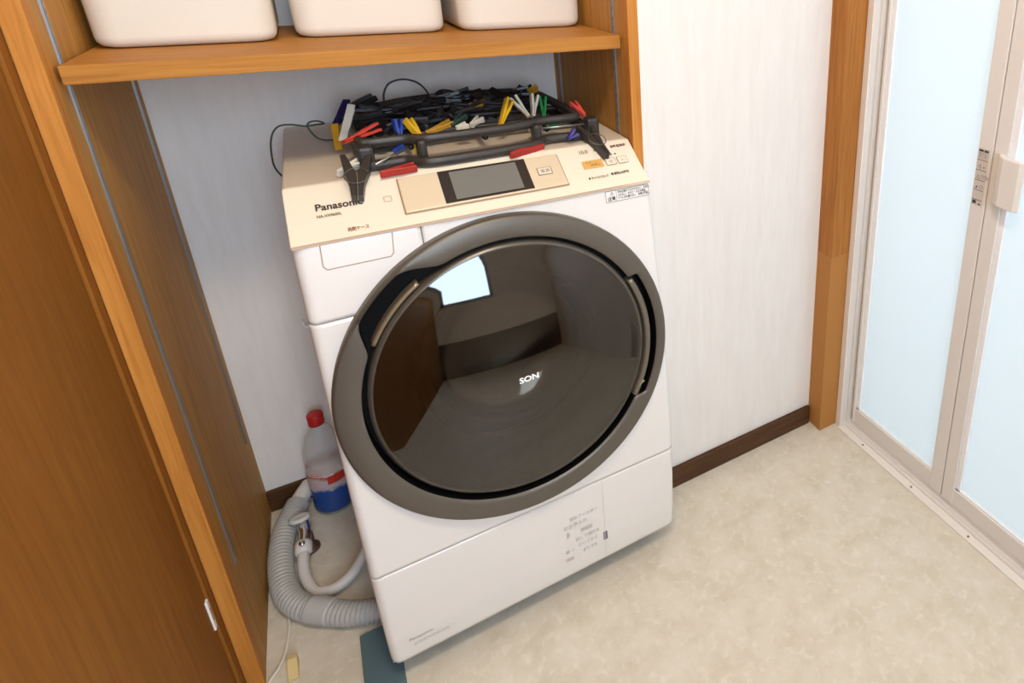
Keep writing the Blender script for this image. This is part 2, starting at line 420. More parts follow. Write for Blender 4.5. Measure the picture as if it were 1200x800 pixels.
bin_(0.062, 0.312, -0.268, -0.020, 'cream plastic bin in the middle of the oak shelf')
bin_(0.338, 0.590, -0.276, -0.022, 'cream plastic bin at the right end of the oak shelf')

# ------------------------------------------------------------------ washing machine
white_p = mat('washer_white', srgb(234, 231, 226), 0.22, coat=0.4)
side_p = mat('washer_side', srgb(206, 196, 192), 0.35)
cream_p = mat('washer_control_cream', srgb(240, 230, 208), 0.3)
deck_p = mat('washer_deck_champagne', srgb(226, 213, 192), 0.4)
plate_p = mat('display_plate_gold', srgb(228, 212, 182), 0.32, 0.1)
ring_p = mat('door_ring_bronze', srgb(104, 98, 89), 0.40, 0.45)
dark_p = mat('seal_black', srgb(12, 11, 11), 0.6, spec=0.15)
wash = empty('washing_machine', (0.30, -0.33, 0.0), 'white and champagne front-loading drum washing machine with round dark glass door', 'washing machine')

PR = [(0.055, -0.633), (0.07, -0.6355), (0.12, -0.640), (0.20, -0.6425), (0.29, -0.642), (0.37, -0.639), (0.45, -0.634), (0.52, -0.6275), (0.60, -0.618), (0.69, -0.605), (0.77, -0.592), (0.85, -0.5775), (0.91, -0.5665)]
def prof(z):
    if z <= PR[0][0]: return PR[0][1]
    for (a, ya), (b, yb) in zip(PR, PR[1:]):
        if z <= b: return ya+(yb-ya)*(z-a)/(b-a)
    return PR[-1][1]
def edge(x, r=0.014):
    d = min(x, 0.6-x)
    return r-math.sqrt(max(0, r*r-(r-d)**2)) if d < r else 0.0
DCX, DCZ, TL = 0.300, 0.6045, 0.11          # door centre and backward tilt
dn = Vector((0, -math.cos(TL), math.sin(TL))); dv = Vector((0, math.sin(TL), math.cos(TL)))
d0 = Vector((DCX, 0, 0)) + Vector((0, -0.634, 0.45)) + dv*0.155
def dpt(a, b, h): return d0 + Vector((1, 0, 0))*a + dv*b + dn*h
def front(name, x0, x1, z0, z1, m, hole=None, corner=0.0, thick=0.012, cut=None):
    xs = set([x0, x1] + ([cut[0]] if cut else []))
    for k in range(8):
        for e in (0.014*(1-math.cos(k/7*PI/2)), 0.6-0.014*(1-math.cos(k/7*PI/2))):
            if x0 < e < x1: xs.add(e)
    xs = sorted(xs); big = []
    for a, b in zip(xs, xs[1:]):
        nn = max(1, int((b-a)/0.006)); big += [a+(b-a)*i/nn for i in range(nn)]
    xs = big+[x1]; nz = max(2, int((z1-z0)/0.006))
    V, F = [], []
    for x in xs:
        d = min(x, 0.6-x); zb = z0+(corner-math.sqrt(max(0, corner**2-(corner-d)**2)) if corner and d < corner else 0)
        for j in range(nz+1):
            z = zb+(z1-zb)*j/nz; V.append((x, prof(z)+edge(x), z))
    for i in range(len(xs)-1):
        for j in range(nz):
            q = [i*(nz+1)+j, (i+1)*(nz+1)+j, (i+1)*(nz+1)+j+1, i*(nz+1)+j+1]
            if cut and xs[i+1] <= cut[0]+1e-6 and V[q[0]][2] >= cut[1]-1e-4: continue
            if hole:
                c = sum((Vector(V[k]) for k in q), Vector())/4-d0
                if math.hypot(c.x, c.dot(dv)) < hole: continue
            F.append(q)
    # back layer gives the panel its thickness
    n0 = len(V); V += [(x, y+thick, z) for x, y, z in V]
    from collections import Counter
    cnt = Counter(); 
    for q in F:
        for a, b in zip(q, q[1:]+q[:1]): cnt[(min(a, b), max(a, b))] += 1
    G = list(F) + [[k+n0 for k in q[::-1]] for q in F]
    for q in F:
        for a, b in zip(q, q[1:]+q[:1]):
            if cnt[(min(a, b), max(a, b))] == 1: G.append([b, a, a+n0, b+n0])
    o = mesh(name, V, G, m, wash)
    for p in o.data.polygons[:len(F)]: p.use_smooth = True
    return o
# cabinet
cprof = [(-0.024, 0.055), (-0.024, 0.955), (-0.470, 0.955), (-0.548, 0.902)] + [(y+0.008, z) for z, y in PR[::-1] if z < 0.90]
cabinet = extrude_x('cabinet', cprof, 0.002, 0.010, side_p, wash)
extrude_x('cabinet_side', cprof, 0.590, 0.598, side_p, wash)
boxes('cabinet_back', [(0.0105, 0.5895, -0.032, -0.024, 0.055, 0.955), (0.0105, 0.5895, -0.600, -0.033, 0.050, 0.058)], side_p, wash)
for x in (0.07, 0.53):
    for y in (-0.56, -0.09):
        lathe('foot', [(0.0, 0.0), (0.028, 0.0), (0.03, 0.006), (0.024, 0.012), (0.014, 0.016), (0.014, 0.052), (0.0, 0.052)], dark_p, wash, 20, (x, y, 0.0))
boxes('under_light_block', [(0.03, 0.57, -0.598, -0.05, 0.012, 0.0495)], mat('light_block_grey', srgb(70, 72, 74), 0.7), wash, 0.004)  # unseen dark slab, added to stop light leaking and darken the floor below
kick = front('kick_panel', 0.0, 0.6, 0.055, 0.2850, white_p, corner=0.02)
front('front_panel', 0.0, 0.6, 0.2863, 0.9045, white_p, hole=0.288, cut=(0.1797, 0.2863+0.6182*82/103))
dra = front('detergent_drawer', 0.0, 0.1783, 0.7800, 0.9045, white_p, hole=0.288)
front('seam_backing', 0.012, 0.588, 0.10, 0.90, mat('seam_brown', srgb(150, 128, 110), 0.7), hole=0.2885, thick=0.002)
bpy.data.objects['seam_backing'].location.y += 0.0105
# drawer lid outline and pull groove
seam = mat('seam_line', srgb(170, 148, 128), 0.6)
def on_front(x, z, h=0.0006): return Vector((x, prof(z)+edge(x)-h, z))
def line_front(name, P, w, m, parent, h=0.0006, closed=False):
    Q = []
    for (xa, za), (xb, zb) in zip(P, P[1:]):
        k = max(1, int(math.hypot(xb-xa, zb-za)/0.012)); Q += [on_front(xa+(xb-xa)*i/k, za+(zb-za)*i/k, h) for i in range(k)]
    Q.append(on_front(*P[-1], h))
    V, F = [], []
    k = len(Q); 
    for i in range(k if closed else k-1):
        a, b = Q[i], Q[(i+1) % k]; t = (b-a).normalized(); s = t.cross(Vector((0, -1, 0.15)).normalized())*w/2
        j = len(V); V += [a+s, b+s, b-s, a-s]; F.append((j, j+1, j+2, j+3))
    return mesh(name, V, F, m, parent)
lid = [(0.037, 0.9035), (0.0355, 0.868), (0.040, 0.862), (0.129, 0.8625), (0.1335, 0.868), (0.1370, 0.9035)]
line_front('lid_outline', lid, 0.0016, seam, dra)
# kick panel: service cover outline, latch
line_front('cover_outline', [(0.4275, 0.060), (0.4275, 0.2835)], 0.0012, mat('seam_faint', srgb(205, 198, 190), 0.6), kick)
Mk = frameM(on_front(0.427, 0.1285), (1, 0, 0), (0, 0, 1))
lt = quad_on('cover_latch', Mk, -0.004, 0.005, -0.011, 0.011, 0.001, mat('latch_grey', srgb(150, 146, 150), 0.5), kick)
quad_on('latch_slot', Mk @ Matrix.Translation((0, 0, 0.0012)), 0.002, 0.0045, -0.009, 0.011, 0.0004, mat('latch_dark', srgb(96, 92, 96), 0.5), lt)
# embossed notes on the kick panel
emb = mat('emboss_grey', srgb(200, 195, 188), 0.5)
def front_text(name, body, x, z, size, m, parent, bold=0.0, spacing=1.0, xs=1.0, align='LEFT'):
    a, b_ = on_front(x, z, 0.0012), on_front(x, z+0.02, 0.0012)
    return text(name, body, frameM(a, (1, 0, 0), (b_-a)), size, m, parent, align, bold, xs, spacing)
for tx, x_, z_, sz in (('排水フィルター', 0.352, 0.214, 0.0115), ('のお手入れ', 0.338, 0.196, 0.0135), ('▦▦▦', 0.374, 0.172, 0.0135), ('◗', 0.343, 0.172, 0.021), ('回して残水を', 0.362, 0.152, 0.0115), ('抜いてから', 0.366, 0.134, 0.0115), ('開 →', 0.338, 0.128, 0.012), ('◖外す◗', 0.376, 0.112, 0.0135), ('▦▦', 0.338, 0.104, 0.0135)):
    front_text('embossed_note', tx, x_, z_, sz, emb, kick, 0.012, xs=0.78)
front_text('maker_print', 'Panasonic', 0.035, 0.104, 0.0105, mat('print_grey', srgb(172, 166, 158), 0.5), kick, 0.012)
front_text('maker_print', '全自動洗濯乾燥機', 0.040, 0.088, 0.008, emb, kick)
# caution sticker at the top right
a_, b_ = on_front(0.504, 0.8775, 0.0004), on_front(0.504, 0.8975, 0.0004)
Mc = frameM(a_, (1, 0, 0), b_-a_)
cs = quad_on('caution_sticker', Mc, 0, 0.0915, 0, 0.0225, 0.0004, mat('caution_white', srgb(240, 237, 231), 0.4), wash, 0)
Mc1 = Mc @ Matrix.Translation((0, 0, 0.0006))
for nm, r_ in (('sticker_border', (0, 0.0915, 0, 0.0008)), ('sticker_border', (0, 0.0915, 0.0217, 0.0225)), ('sticker_border', (0, 0.0008, 0, 0.0225)), ('sticker_border', (0.0907, 0.0915, 0, 0.0225)), ('sticker_border', (0.022, 0.0226, 0, 0.0225))):
    quad_on(nm, Mc1, *r_, 0.0002, mat('ink_brown', srgb(110, 100, 92), 0.6), cs)
text('warning_sign', '⚠', Mc1 @ Matrix.Translation((0.0065, 0.0115, 0.0003)), 0.0105, ink, cs, bold=0.01)
text('warning_text', '注意', Mc1 @ Matrix.Translation((0.0035, 0.0030, 0.0003)), 0.0085, ink, cs, bold=0.02)
text('warning_text', '子供を乗せてのぞかせない、手足を\n入れない。やけど・けがの原因。\nドアに手を置かない、衣類の確認。', Mc1 @ Matrix.Translation((0.0245, 0.0158, 0.0003)), 0.0058, ink, cs, bold=0.02, spacing=1.05, xs=0.74)

# control panel (sloping) and top deck
CO = Vector((0, -0.567, 0.906)); cv = Vector((0, 0.099, 0.064)).normalized()
cp = extrude_x('control_panel', [(-0.468, 0.970), (-0.567, 0.9060), (-0.5695, 0.9040), (-0.566, 0.9030), (-0.53, 0.905), (-0.468, 0.940)], 0.0, 0.6, cream_p, wash, 0.002)
lip = extrude_x('panel_lip', [(-0.5720, 0.9025), (-0.5728, 0.9045), (-0.5665, 0.9068), (-0.566, 0.9025)], 0.001, 0.599, mat('lip_pearl', srgb(226, 206, 184), 0.18, 0.3), cp, 0.0008)
deck = box('top_deck', 0.0, 0.6, -0.4675, -0.022, 0.935, 0.970, deck_p, wash, 0.004)
MC = frameM(CO + Vector((0, 0, 0.0005)), (1, 0, 0), cv)
def T3(x, v, h=0.0): return MC @ Matrix.Translation((x, v, h))
MCn = MC @ Matrix.Translation((0, 0, 0.0009))
plate = quad_on('display_plate', MCn, 0.1632, 0.4408, 0.0240, 0.1000, 0.0042, plate_p, wash, 0.0015)
quad_on('plate_frame', MCn, 0.1614, 0.4426, 0.0222, 0.1012, 0.0018, mat('plate_frame_tan', srgb(168, 138, 104), 0.4), plate, 0.0006)
scr_ = quad_on('touch_screen', MCn, 0.226, 0.3785, 0.0265, 0.1005, 0.0048, mat('screen_bezel', srgb(52, 46, 42), 0.25), wash, 0.001)
quad_on('lcd', MCn @ Matrix.Translation((0, 0, 0.0049)), 0.2445, 0.3605, 0.032, 0.095, 0.0003, mat('lcd_grey', srgb(120, 120, 114), 0.28), scr_)
btn = mat('button_pearl', srgb(240, 228, 206), 0.3); dkline = mat('button_line', srgb(120, 100, 80), 0.4)
bd = quad_on('start_button', MCn @ Matrix.Translation((0, 0, 0.0043)), 0.3935, 0.4205, 0.0535, 0.0715, 0.0008, dkline, plate, 0.0006)
quad_on('button_cap', MCn @ Matrix.Translation((0, 0, 0.0047)), 0.3950, 0.4190, 0.0548, 0.0702, 0.0010, btn, bd, 0.0006)
text('button_text', '電源', MCn @ Matrix.Translation((0.3985, 0.0590, 0.0059)), 0.009, ink, bd)
gb = quad_on('gold_button', MCn, 0.4835, 0.5245, 0.0530, 0.0730, 0.0010, mat('button_gold', srgb(226, 176, 98), 0.35), wash, 0.0008)
text('button_text', 'スタート\n  一時停止', MCn @ Matrix.Translation((0.488, 0.0645, 0.0012)), 0.0068, mat('ink_amber', srgb(120, 76, 30), 0.6), gb)
for x, tx in ((0.5305, '切'), (0.5555, '入')):
    q = quad_on('power_button', MCn, x, x+0.021, 0.0535, 0.0720, 0.0006, dkline, wash, 0.0006)
    quad_on('button_cap', MCn @ Matrix.Translation((0, 0, 0.0003)), x+0.0008, x+0.0202, 0.0543, 0.0712, 0.0006, btn, q, 0.0005)
    text('button_text', tx, MCn @ Matrix.Translation((x+0.0065, 0.0590, 0.0011)), 0.008, inkg, q)
text('maker_lettering', 'Panasonic', MCn @ Matrix.Translation((0.0395, 0.0610, 0.0)), 0.0195, mat('ink_bronze', srgb(64, 48, 42), 0.5), wash, bold=0.022, xs=0.86)
text('model_lettering', 'NA-VX9600L', MCn @ Matrix.Translation((0.0400, 0.0465, 0.0)), 0.0078, mat('ink_tan', srgb(118, 92, 72), 0.5), wash, xs=0.78, bold=0.025)
text('drawer_lettering', '洗剤ケース', MCn @ Matrix.Translation((0.0770, 0.0105, 0.0)), 0.0086, mat('ink_orange', srgb(150, 96, 52), 0.5), wash, xs=0.72, bold=0.025)
text('capacity_lettering', '10.0', MCn @ Matrix.Translation((0.4855, 0.0935, 0.0)), 0.0125, mat('ink_bronze', (0, 0, 0, 1)), wash, xs=0.9)
text('capacity_lettering', '6.0 kg', MCn @ Matrix.Translation((0.517, 0.0950, 0.0)), 0.0100, mat('ink_bronze', (0, 0, 0, 1)), wash, xs=0.9)
text('red_lettering', '自動槽洗浄', MCn @ Matrix.Translation((0.5535, 0.0985, 0.0)), 0.0072, mat('ink_maroon', srgb(112, 44, 38), 0.5), wash, bold=0.03, xs=0.95)
text('lamp_lettering', '▪ ▪', MCn @ Matrix.Translation((0.5455, 0.0780, 0.0)), 0.0105, ink, wash, bold=0.02)
text('indicator_lettering', '● チャイルドロック', MCn @ Matrix.Translation((0.4830, 0.0265, 0.0)), 0.0072, mat('ink_bronze', (0, 0, 0, 1)), wash, xs=0.62, bold=0.025)
text('indicator_lettering', '◉ 無線LAN接続', MCn @ Matrix.Translation((0.5300, 0.0285, 0.0)), 0.0074, mat('ink_bronze', (0, 0, 0, 1)), wash, xs=0.72, bold=0.025)
text('nfc_mark', '▢', MCn @ Matrix.Translation((0.1345, 0.0560, 0.0)), 0.017, mat('ink_faint', srgb(206, 190, 166), 0.5), wash, bold=0.015)

# ---- round door
door = bpy.data.objects.new('door', None); C.objects.link(door); door.location = d0; door.matrix_world = Matrix.Translation(d0)
door.parent = wash; door.matrix_parent_inverse = wash.matrix_world.inverted()
def rin(deg):
    # inner edge of the ring: finger pocket at the upper left, hinge notch at the right
    a = (deg+360) % 360
    def sm(x, a0, a1, b0, b1):
        if x < a0 or x > b1: return 0
        if x < a1: t = (x-a0)/(a1-a0)
        elif x > b0: t = (b1-x)/(b1-b0)
        else: return 1
        return t*t*(3-2*t)
    r = 0.2560 + 0.0335*sm(a, 112, 127, 143, 156)
    a2 = a if a < 180 else a-360
    r += 0.0185*sm(a2, -34, -30, 27.5, 29)
    return r
NA = 360
def sector(name, prof_fn, m, a0=0, a1=360, parent=door, smooth=True):
    full = (a1-a0) >= 360; na = NA if full else max(6, int((a1-a0)/1.5))
    V, F = [], []
    for i in range(na if full else na+1):
        dg = a0+(a1-a0)*i/na; th = math.radians(dg)
        P_ = prof_fn(dg); k = len(P_)
        for r, h in P_: V.append(dpt(r*math.cos(th), r*math.sin(th), h))
    tot = na if full else na+1
    for i in range(na):
        j = (i+1) % tot
        for s in range(k-1): F.append([i*k+s, i*k+s+1, j*k+s+1, j*k+s])
    if not full: F += [list(range(k)), list(range(na*k, na*k+k))[::-1]]
    o = mesh(name, V, F, m, parent, smooth); fix_normals(o)
    return o
ring = sector('door_ring', lambda d: [(0.2965, -0.022), (0.2975, 0.002), (0.2965, 0.0075), (0.2945, 0.0105), (0.291, 0.0120), (max(rin(d)+0.0035, min(0.29, rin(d)+0.01)), 0.0125), (rin(d)+0.0012, 0.0115), (rin(d), 0.0095)], ring_p)
sector('ring_inner_wall', lambda d: [(rin(d)+0.0003, 0.0098), (rin(d)-0.0005, -0.012), (rin(d)-0.001, -0.030)], dark_p)
sector('pocket_back', lambda d: [(0.2965, -0.018), (0.275, -0.022), (0.245, -0.022), (0.235, -0.02)], dark_p)
glass_m = bpy.data.materials.new('tinted_glass'); glass_m.use_nodes = True
nt = glass_m.node_tree; nt.nodes.clear()
o_ = nt.nodes.new('ShaderNodeOutputMaterial'); tr = nt.nodes.new('ShaderNodeBsdfTransparent'); gl = nt.nodes.new('ShaderNodeBsdfGlossy')
mx = nt.nodes.new('ShaderNodeMixShader'); fr = nt.nodes.new('ShaderNodeFresnel'); mt_ = nt.nodes.new('ShaderNodeMath'); mt_.operation = 'MULTIPLY_ADD'
tr.inputs[0].default_value = (0.38, 0.35, 0.31, 1); gl.inputs['Roughness'].default_value = 0.03; gl.inputs[0].default_value = (1, 0.98, 0.95, 1)
fr.inputs[0].default_value = 1.5; mt_.inputs[1].default_value = 1.3; mt_.inputs[2].default_value = 0.030
nt.links.new(fr.outputs[0], mt_.inputs[0]); nt.links.new(mt_.outputs[0], mx.inputs[0]); nt.links.new(tr.outputs[0], mx.inputs[1]); nt.links.new(gl.outputs[0], mx.inputs[2]); nt.links.new(mx.outputs[0], o_.inputs[0])
RG = 0.95
def dome(r): return 0.0095 + (math.sqrt(RG*RG-r*r)-math.sqrt(RG*RG-0.238**2))
V, F = [dpt(0, 0, dome(0))], []
rs = [0.24*k/24 for k in range(1, 25)]
for r in rs:
    for s in range(120):
        a = 2*PI*s/120; V.append(dpt(r*math.cos(a), r*math.sin(a), dome(min(r, 0.238)) if r < 0.239 else 0.0095))
for s in range(120): F.append([0, 1+s, 1+(s+1) % 120])
for i in range(23):
    for s in range(120): F.append([1+i*120+s, 1+(i+1)*120+s, 1+(i+1)*120+(s+1) % 120, 1+i*120+(s+1) % 120])
gls = mesh('door_glass', V, F, glass_m, door, True)
fix_normals(gls)
sector('glass_rim', lambda d: [(0.2365, 0.0060), (0.2385, 0.0090), (0.2430, 0.0075), (0.2470, 0.0030), (0.2480, -0.0020), (0.2480, -0.02)], mat('rim_bronze', srgb(104, 98, 88), 0.3, 0.5))
# dark printed margin and door inner moulding behind the glass
sector('inner_moulding', lambda d: [(0.245, -0.004), (0.215, -0.010), (0.190, -0.022), (0.176, -0.040), (0.170, -0.075)], mat('moulding_brown', srgb(62, 55, 46), 0.5))
# clear bowl reaching into the drum
bowl_m = bpy.data.materials.new('bowl_glass'); bowl_m.use_nodes = True
nt = bowl_m.node_tree; nt.nodes.clear()
o_ = nt.nodes.new('ShaderNodeOutputMaterial'); tr = nt.nodes.new('ShaderNodeBsdfTransparent'); gl = nt.nodes.new('ShaderNodeBsdfGlossy'); mx = nt.nodes.new('ShaderNodeMixShader')
tr.inputs[0].default_value = (0.75, 0.75, 0.72, 1); gl.inputs['Roughness'].default_value = 0.08; mx.inputs[0].default_value = 0.22
nt.links.new(tr.outputs[0], mx.inputs[1]); nt.links.new(gl.outputs[0], mx.inputs[2]); nt.links.new(mx.outputs[0], o_.inputs[0])
sector('glass_bowl', lambda d: [(0.170, -0.060), (0.163, -0.095), (0.150, -0.118), (0.125, -0.134), (0.09, -0.143), (0.045, -0.147), (0.001, -0.148)], bowl_m)
sector('door_seal', lambda d: [(0.262, -0.026), (0.225, -0.055), (0.205, -0.09), (0.19, -0.11), (0.20, -0.13)], dark_p, parent=wash)
drum_m = mat('drum_steel', srgb(150, 146, 140), 0.3, 0.9)
nt, N, L, b = nodes(drum_m)
vo = nt.nodes.new('ShaderNodeTexVoronoi'); vo.inputs['Scale'].default_value = 170
L.new(coords(nt), vo.inputs['Vector'])
L.new(ramp(nt, vo.outputs['Distance'], [(0.16, srgb(70, 66, 62)), (0.26, srgb(120, 116, 110))]), b.inputs['Base Color'])
drum = sector('drum', lambda d: [(0.195, -0.125), (0.235, -0.14), (0.240, -0.40), (0.20, -0.43), (0.001, -0.44)], drum_m, parent=wash)
for k in range(3):
    a = math.radians(90+120*k+20)
    V, F = [], []
    for h, w, hh in ((-0.15, 0.03, 0.035), (-0.40, 0.022, 0.03)):
        for da, rr_ in ((-w/0.24, 0.239), (-w/0.5, 0.239-hh), (w/0.5, 0.239-hh), (w/0.24, 0.239)):
            V.append(dpt(rr_*math.cos(a+da), rr_*math.sin(a+da), h))
    F = [(0, 1, 5, 4), (1, 2, 6, 5), (2, 3, 7, 6), (0, 3, 2, 1), (4, 5, 6, 7)]
    o = mesh('drum_lifter', V, F, mat('lifter_grey', srgb(150, 140, 128), 0.5), drum); fix_normals(o)
# handle lever behind the pocket, hinge block, lettering, release mark
sector('door_lever', lambda d: [(0.2500, -0.016), (0.2500, 0.004), (0.2515, 0.0065), (0.2560, 0.0062), (0.2575, 0.003), (0.2575, -0.016)], mat('lever_bronze', srgb(150, 136, 112), 0.3, 0.6), 124, 151)
sector('hinge_block', lambda d: [(0.2500, -0.016), (0.2500, 0.008), (0.2515, 0.0105), (0.2605, 0.0100), (0.2620, 0.007), (0.2620, -0.016)], mat('hinge_bronze', srgb(126, 118, 104), 0.35, 0.6), -33, 27)
Mg = frameM(dpt(-0.014, -0.010, dome(0.02)+0.0012), (1, 0, 0.03), dv)
text('door_lettering', 'SON', Mg, 0.0150, mat('print_white', srgb(250, 250, 248), 0.5), door, bold=0.035, xs=1.15)
Mr = frameM(dpt(0.222, -0.121, 0.0135), (1, 0, 0.3), dv)
o = mesh('release_mark', [Mr @ Vector(p) for p in ((0, 0, 0), (0.016, 0.004, 0), (0.010, 0.012, 0))], [(0, 1, 2)], mat('mark_tan', srgb(150, 136, 100), 0.5), door)
# cable clip on the left flank
boxes('cord_hook', [(-0.030, 0.004, -0.30, -0.285, 0.630, 0.634), (-0.030, -0.027, -0.30, -0.285, 0.630, 0.646)], bead_m, wash, 0.001)

# ------------------------------------------------------------------ grey-blue pad under the front left foot
pad = box('floor_pad', -0.052, 0.016, -0.640, -0.492, 0.0002, 0.012, mat('pad_bluegrey', srgb(84, 108, 114), 0.7), bev=0.002)
tag(pad, 'flat blue-grey rubber pad on the floor at the front left corner of the washing machine', 'pad')

# ------------------------------------------------------------------ drinks bottle
bot = empty('plastic_bottle', (-0.071, -0.064, 0.0), 'clear plastic bottle with red cap and blue label beside the washing machine', 'bottle')
pet = bpy.data.materials.new('clear_plastic'); pet.use_nodes = True
b = pet.node_tree.nodes['Principled BSDF']
b.inputs['Base Color'].default_value = srgb(232, 234, 232); b.inputs['Roughness'].default_value = 0.15; b.inputs['Alpha'].default_value = 0.32
O_ = (-0.071, -0.064, 0.001)
lathe('bottle_body', [(0.0, 0.004), (0.030, 0.0), (0.043, 0.004), (0.045, 0.015), (0.044, 0.05), (0.045, 0.12), (0.045, 0.16), (0.042, 0.185), (0.034, 0.212), (0.022, 0.236), (0.015, 0.248), (0.0135, 0.255), (0.0135, 0.262), (0.0, 0.262)], pet, bot, 32, O_)
lab = mat('bottle_label', srgb(40, 80, 150), 0.4)
nt, N, L, b = nodes(lab)
sx = nt.nodes.new('ShaderNodeSeparateXYZ'); L.new(coords(nt), sx.inputs[0])
nz_ = noise(nt, coords(nt), 38, 3, 0.6)
ad = nt.nodes.new('ShaderNodeMath'); ad.operation = 'MULTIPLY_ADD'; ad.inputs[1].default_value = 0.03; L.new(nz_, ad.inputs[0]); L.new(sx.outputs['Z'], ad.inputs[2])
mr = nt.nodes.new('ShaderNodeMapRange'); mr.inputs[1].default_value = 0.02; mr.inputs[2].default_value = 0.165; L.new(ad.outputs[0], mr.inputs[0])
L.new(ramp(nt, mr.outputs[0], [(0.0, srgb(36, 72, 140)), (0.50, srgb(40, 84, 160)), (0.56, srgb(206, 190, 196)), (0.74, srgb(214, 196, 194)), (0.80, srgb(190, 70, 60)), (0.84, srgb(220, 205, 200)), (1.0, srgb(214, 200, 200))]), b.inputs['Base Color'])
lathe('bottle_label', [(0.0458, 0.014), (0.0462, 0.020), (0.0456, 0.06), (0.0464, 0.12), (0.0458, 0.126)], lab, bot, 32, O_)
bpy.data.objects['bottle_label'].data.polygons.foreach_set('use_smooth', [True]*len(bpy.data.objects['bottle_label'].data.polygons))
capm = mat('cap_red', srgb(196, 36, 40), 0.4)
cap = lathe('bottle_cap', [(0.0, 0.250), (0.0165, 0.250), (0.0170, 0.252), (0.0170, 0.276), (0.0150, 0.279), (0.0, 0.279)], capm, bot, 24, O_)
V, F = [], []
for s in range(9):
    a = math.radians(-95+s*6)
    for z in (0.100, 0.122): V.append((O_[0]+0.0472*math.cos(a), O_[1]+0.0472*math.sin(a), z))
for s in range(8): F.append((2*s, 2*s+2, 2*s+3, 2*s+1))
mesh('label_panel', V, F, mat('label_red', srgb(206, 60, 46), 0.4), bot)

# ------------------------------------------------------------------ drain and supply plumbing on the floor
hose_m = mat('hose_grey', srgb(184, 182, 176), 0.5)
hp = smooth_path([(-0.148, -0.060, 0.040), (-0.160, -0.085, 0.036), (-0.176, -0.125, 0.030), (-0.1835, -0.185, 0.0275), (-0.1825, -0.250, 0.0275), (-0.173, -0.315, 0.0275), (-0.147, -0.368, 0.0275), (-0.105, -0.408, 0.0275), (-0.060, -0.444, 0.0275), (-0.014, -0.464, 0.0275), (0.024, -0.470, 0.0275)], 36)
drain = empty('drain_hose', (-0.15, -0.25, 0.0), 'grey corrugated drain hose curving over the floor to the washing machine', 'hose')
tube('corrugated_tube', hp, lambda t: 0.0225+0.0028*math.sin(t*len(hp)*2*PI/6.0), hose_m, drain, 14)
tube('hose_cuff', smooth_path([(-0.120, -0.020, 0.050), (-0.133, -0.040, 0.048), (-0.148, -0.060, 0.041)], 6), 0.019, mat('cuff_white', srgb(224, 216, 206), 0.5), drain, 14)
tube('tape_band', hp[232:262], 0.0262, mat('tape_clear', srgb(196, 196, 194), 0.25), drain, 14)
# tap valve with the white supply hose
chrome = mat('chrome', srgb(220, 218, 214), 0.12, 1.0); whitep = mat('fitting_white', srgb(226, 224, 220), 0.4)
tapv = empty('water_valve', (-0.152, -0.200, 0.0), 'small chrome floor valve with white knob beside the grey hose', 'valve')
lathe('valve_base', [(0.0, 0.0), (0.020, 0.0), (0.020, 0.006), (0.012, 0.010), (0.012, 0.045), (0.0, 0.045)], mat('valve_brown', srgb(120, 92, 84), 0.4, 0.6), tapv, 20, (-0.131, -0.185, 0.0003))
tube('valve_body', smooth_path([(-0.1375, -0.150, 0.048), (-0.134, -0.185, 0.044), (-0.138, -0.222, 0.040)], 6), 0.0125, chrome, tapv, 14)
lathe('valve_knob', [(0.0, 0.0), (0.012, 0.0), (0.021, 0.004), (0.022, 0.010), (0.017, 0.013), (0.010, 0.010), (0.0, 0.010)], whitep, tapv, 18, (-0.1415, -0.145, 0.054), (0, 0.35, 1))
lathe('hose_nut', [(0.0, 0.0), (0.016, 0.0), (0.0175, 0.006), (0.017, 0.024), (0.013, 0.030), (0.0, 0.030)], whitep, tapv, 18, (-0.138, -0.205, 0.041), (-0.05, -1, -0.12))
lathe('nut_screw', [(0.0, 0.0), (0.006, 0.0), (0.006, 0.004), (0.0, 0.004)], chrome, tapv, 12, (-0.138, -0.224, 0.0575), (0, -0.2, 1))
sup = tube('supply_hose', smooth_path([(-0.139, -0.236, 0.037), (-0.141, -0.262, 0.030), (-0.136, -0.300, 0.022), (-0.120, -0.338, 0.018), (-0.088, -0.352, 0.020), (-0.055, -0.346, 0.030), (-0.028, -0.325, 0.045), (-0.004, -0.292, 0.066)], 10), 0.0115, mat('hose_white', srgb(222, 218, 212), 0.45), None, 14)
tag(sup, 'smooth white water supply hose running from the valve to the washing machine', 'hose')
cord = tube('white_cable', smooth_path([(-0.176, -0.345, 0.004), (-0.172, -0.372, 0.004), (-0.173, -0.405, 0.004), (-0.178, -0.44, 0.004), (-0.187, -0.468, 0.004), (-0.206, -0.496, 0.004), (-0.226, -0.540, 0.004)], 10), 0.0032, mat('cable_white', srgb(232, 226, 208), 0.5), None, 8)
tag(cord, 'thin white cable on the floor beside the left niche post', 'cable')
wedge = extrude_x('plastic_wedge', [(-0.470, 0.0003), (-0.512, 0.0003), (-0.512, 0.006), (-0.480, 0.022), (-0.470, 0.022)], -0.174, -0.156, mat('wedge_yellow', srgb(216, 192, 132), 0.5), None, 0.002)
tag(wedge, 'small cream plastic wedge on the floor near the white cable', 'wedge')

